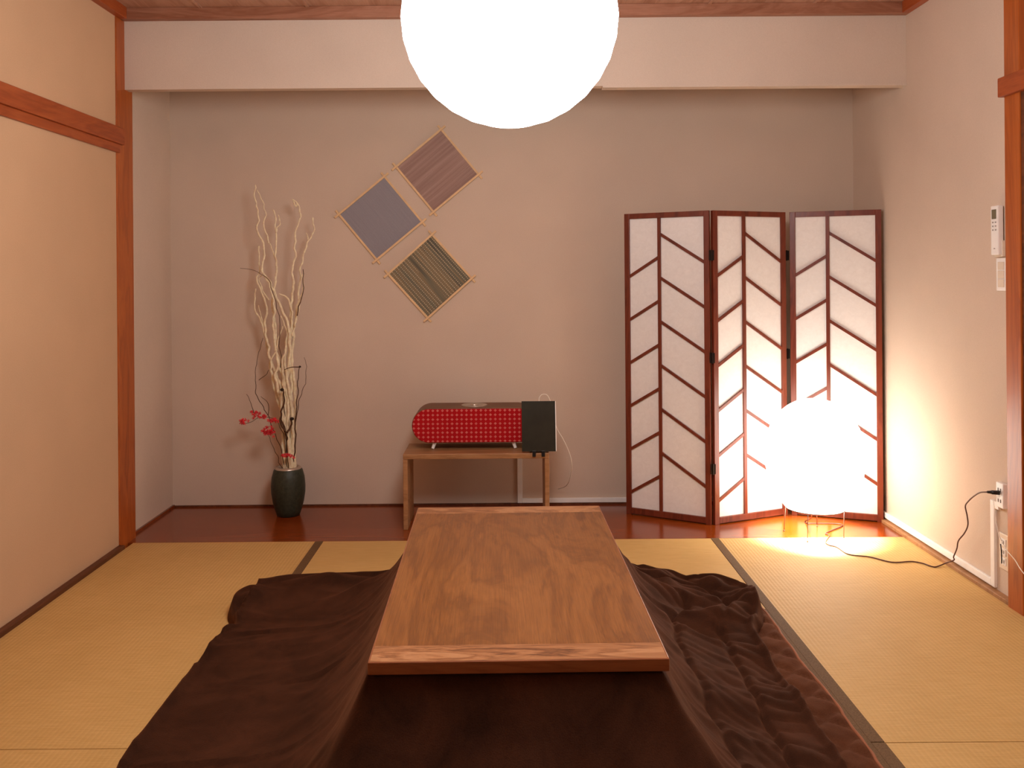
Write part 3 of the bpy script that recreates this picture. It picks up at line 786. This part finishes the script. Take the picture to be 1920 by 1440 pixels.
bundle = [
 ('A', [[(160,55),(163,110),(175,180),(168,230),(195,290),(192,350),(190,385),(215,430),(235,470),(260,520),(290,600),(295,680),(290,760),(275,840),(262,900),(272,1000),(284,1100),(288,IN)],
        [(170,75),(185,110),(200,160),(195,215),(207,250),(215,280)]], 4.50),
 ('B', [[(250,165),(258,205)][0:0] or [(233,150),(240,185),(238,230),(242,290),(240,350),(245,380),(238,440),(228,520),(240,600),(245,700),(268,800),(283,900),(290,1000),(296,1100),(297,IN)],
        [(252,170),(258,205),(243,220),(238,240)], [(215,280),(235,325),(243,370)]], 4.53),
 ('C', [[(300,110),(322,125),(335,160),(325,210),(313,260),(318,330),(305,390),(310,430),(303,500),(300,560),(302,620),(292,700),(300,800),(300,900),(307,1000),(308,1100),(306,IN)],
        [(322,125),(318,140),(308,118)]], 4.52),
 ('D', [[(385,180),(387,235),(372,265),(355,300),(338,370),(335,430),(325,500),(318,560),(308,640),(302,720),(312,800),(316,900),(312,1000),(314,1100),(311,IN)],
        [(360,240),(364,262),(368,272)]], 4.55),
 ('E', [[(163,455),(160,500),(162,540),(185,580),(200,640),(215,710),(222,770),(235,840),(255,900),(268,1000),(270,1100),(280,IN)],
        [(175,520),(192,590),(204,650)]], 4.56),
 ('F', [[(175,290),(180,370),(172,420),(190,480),(208,540),(200,600),(212,680),(220,730),(245,790),(262,850),(280,940),(278,1030),(286,IN)],
        [(190,385),(180,430),(196,470),(214,500)]], 4.54),
 ('G', [[(185,380),(200,410),(225,470),(235,540),(230,580),(240,680),(250,740),(240,800),(258,880),(275,960),(292,1060),(300,IN)],
        [(248,690),(228,715),(222,770)]], 4.49),
 ('H', [[(255,475),(283,488),(300,520),(303,590),(285,650),(275,720),(282,790),(296,860),(302,960),(303,1080),(303,IN)],
        [(270,600),(252,645),(248,690)], [(345,400),(342,470),(330,540),(312,600)]], 4.51),
 ('I', [[(262,560),(285,620),(278,690),(265,740),(272,810),(290,880),(285,980),(296,1080),(294,IN)],
        [(330,520),(316,590),(306,640)]], 4.50),
]
lab = {'A': 'tallest pale bleached branch in the vase, its tip forked at upper left',
       'B': 'pale bleached branch with a small hooked tip just right of the tallest',
       'C': 'thick pale bleached branch with a curled tip at upper right',
       'D': 'pale bleached branch leaning furthest right with a forked tip',
       'E': 'pale bleached branch with a lone short tip sticking out at left',
       'F': 'wavy pale bleached branch running up the left of the bundle',
       'G': 'pale bleached branch twisting through the middle left of the bundle',
       'H': 'pale bleached branch bending over at mid height inside the bundle',
       'I': 'short pale bleached branch at the front of the lower bundle'}
for nm, lines, Yt in bundle:
    bm = bmesh.new()
    make_branch(bm, lines[0], 0.0034, 0.0092, Yt, VY + (Yt-4.525)*0.3)
    for l in lines[1:]: make_branch(bm, l, 0.0022, 0.0045, Yt, Yt)
    o = link('dried_branch', bm, M['branch'], smooth=True)
    tag(o, lab[nm], 'branch', 'bleached branches in the vase')
def twig(label, lines, Yt, rb=0.0026, rt=0.0012, buds=()):
    bm = bmesh.new()
    for i, l in enumerate(lines):
        make_branch(bm, l, rt, rb if i == 0 else rt*1.5, Yt, VY if i == 0 else Yt)
    o = link('dark_twig', bm, M['twig'], smooth=True); tag(o, label, 'twig', 'dark twigs in the vase')
    for (x, y, r) in buds:
        bm = bmesh.new(); c = zp(x, y, Yt-0.008)
        bmesh.ops.create_icosphere(bm, subdivisions=2, radius=r, matrix=Matrix.Translation(c) @ Matrix.Diagonal((1, 0.8, 0.8, 1)))
        for v in bm.verts: v.co += (v.co-c)*0.25*noise.noise(v.co*180)
        link('seed_pod', bm, M['bud'], o, smooth=True)
    return o
twig('thick dark twig with seed pods in front of the pale branches', [[(265,845),(272,895),(262,950),(278,1000),(290,1080),(290,IN)], [(302,958),(300,985),(283,1010)], [(258,950),(262,985),(276,1005)]], 4.455, 0.0055, 0.0036, [(265,845,0.010),(303,957,0.011)])
twig('dark twig rising along the right side of the bundle', [[(335,752),(328,800),(322,880),(318,960),(316,1060),(308,IN)], [(275,768),(300,758),(333,757)], [(345,380),(342,470),(322,560)]], 4.47, 0.0036, 0.0018, [(334,756,0.006)])
twig('thin twig arching furthest right beside the bundle', [[(350,720),(360,780),(345,850),(326,905),(316,1000),(312,IN)]], 4.50, 0.0024, 0.0010)
twig('thin twig curving out on the left above the red blossoms', [[(192,645),(175,700),(165,760),(163,840),(172,880),(205,935),(235,1010),(262,1080),(284,IN)], [(218,768),(195,790),(178,808)]], 4.49, 0.0024, 0.0012)
twig('thin twig pointing left high across the pale branches', [[(105,376),(150,383),(195,405),(225,450),(250,560),(262,760),(275,950),(288,IN)]], 4.48, 0.0022, 0.0010)
def blossoms(label, lines, clusters, Yt):
    bm = bmesh.new()
    for i, l in enumerate(lines): make_branch(bm, l, 0.0011, 0.002, Yt, VY if i == 0 else Yt)
    o = link('blossom_twig', bm, M['twig'], smooth=True); tag(o, label, 'flowering twig', 'red blossom twigs in the vase')
    for (x, y, w, h, n) in clusters:
        bm = bmesh.new()
        for _ in range(int(n*1.7)):
            c = zp(x + rng.gauss(0, w), y + rng.gauss(0, h), Yt + rng.uniform(-0.015, 0.015))
            for pet in range(5):
                a = 2*PI*pet/5 + rng.random(); el = rng.uniform(-0.4, 0.4)
                ax = Vector((math.cos(a), el*0.5, math.sin(a)))
                mt = Matrix.Translation(c + ax*0.0045) @ ax.to_track_quat('X', 'Z').to_matrix().to_4x4() @ Matrix.Diagonal((1.0, 0.55, 0.35, 1))
                bmesh.ops.create_icosphere(bm, subdivisions=1, radius=0.0052, matrix=mt)
        link('blossom', bm, M['red'], o, smooth=True)
blossoms('drooping twig with red blossoms reaching left of the bundle', [[(100,965),(130,975),(170,955),(205,950),(240,960),(265,1000),(280,1080),(289,IN)], [(130,862),(148,900),(160,935)], [(185,870),(210,900),(208,945)]],
         [(160,938,9,7,9), (118,967,11,5,8), (195,948,7,6,6), (235,962,10,5,8)], 4.45)
blossoms('short twig with a dense red blossom cluster left of the vase mouth', [[(215,1010),(222,1045),(245,1090),(258,1135),(285,IN)]], [(213,1006,12,9,20)], 4.44)
blossoms('small red blossom sprig just above the vase mouth', [[(285,1095),(288,1130),(292,IN)]], [(285,1099,9,3.5,8)], 4.45)
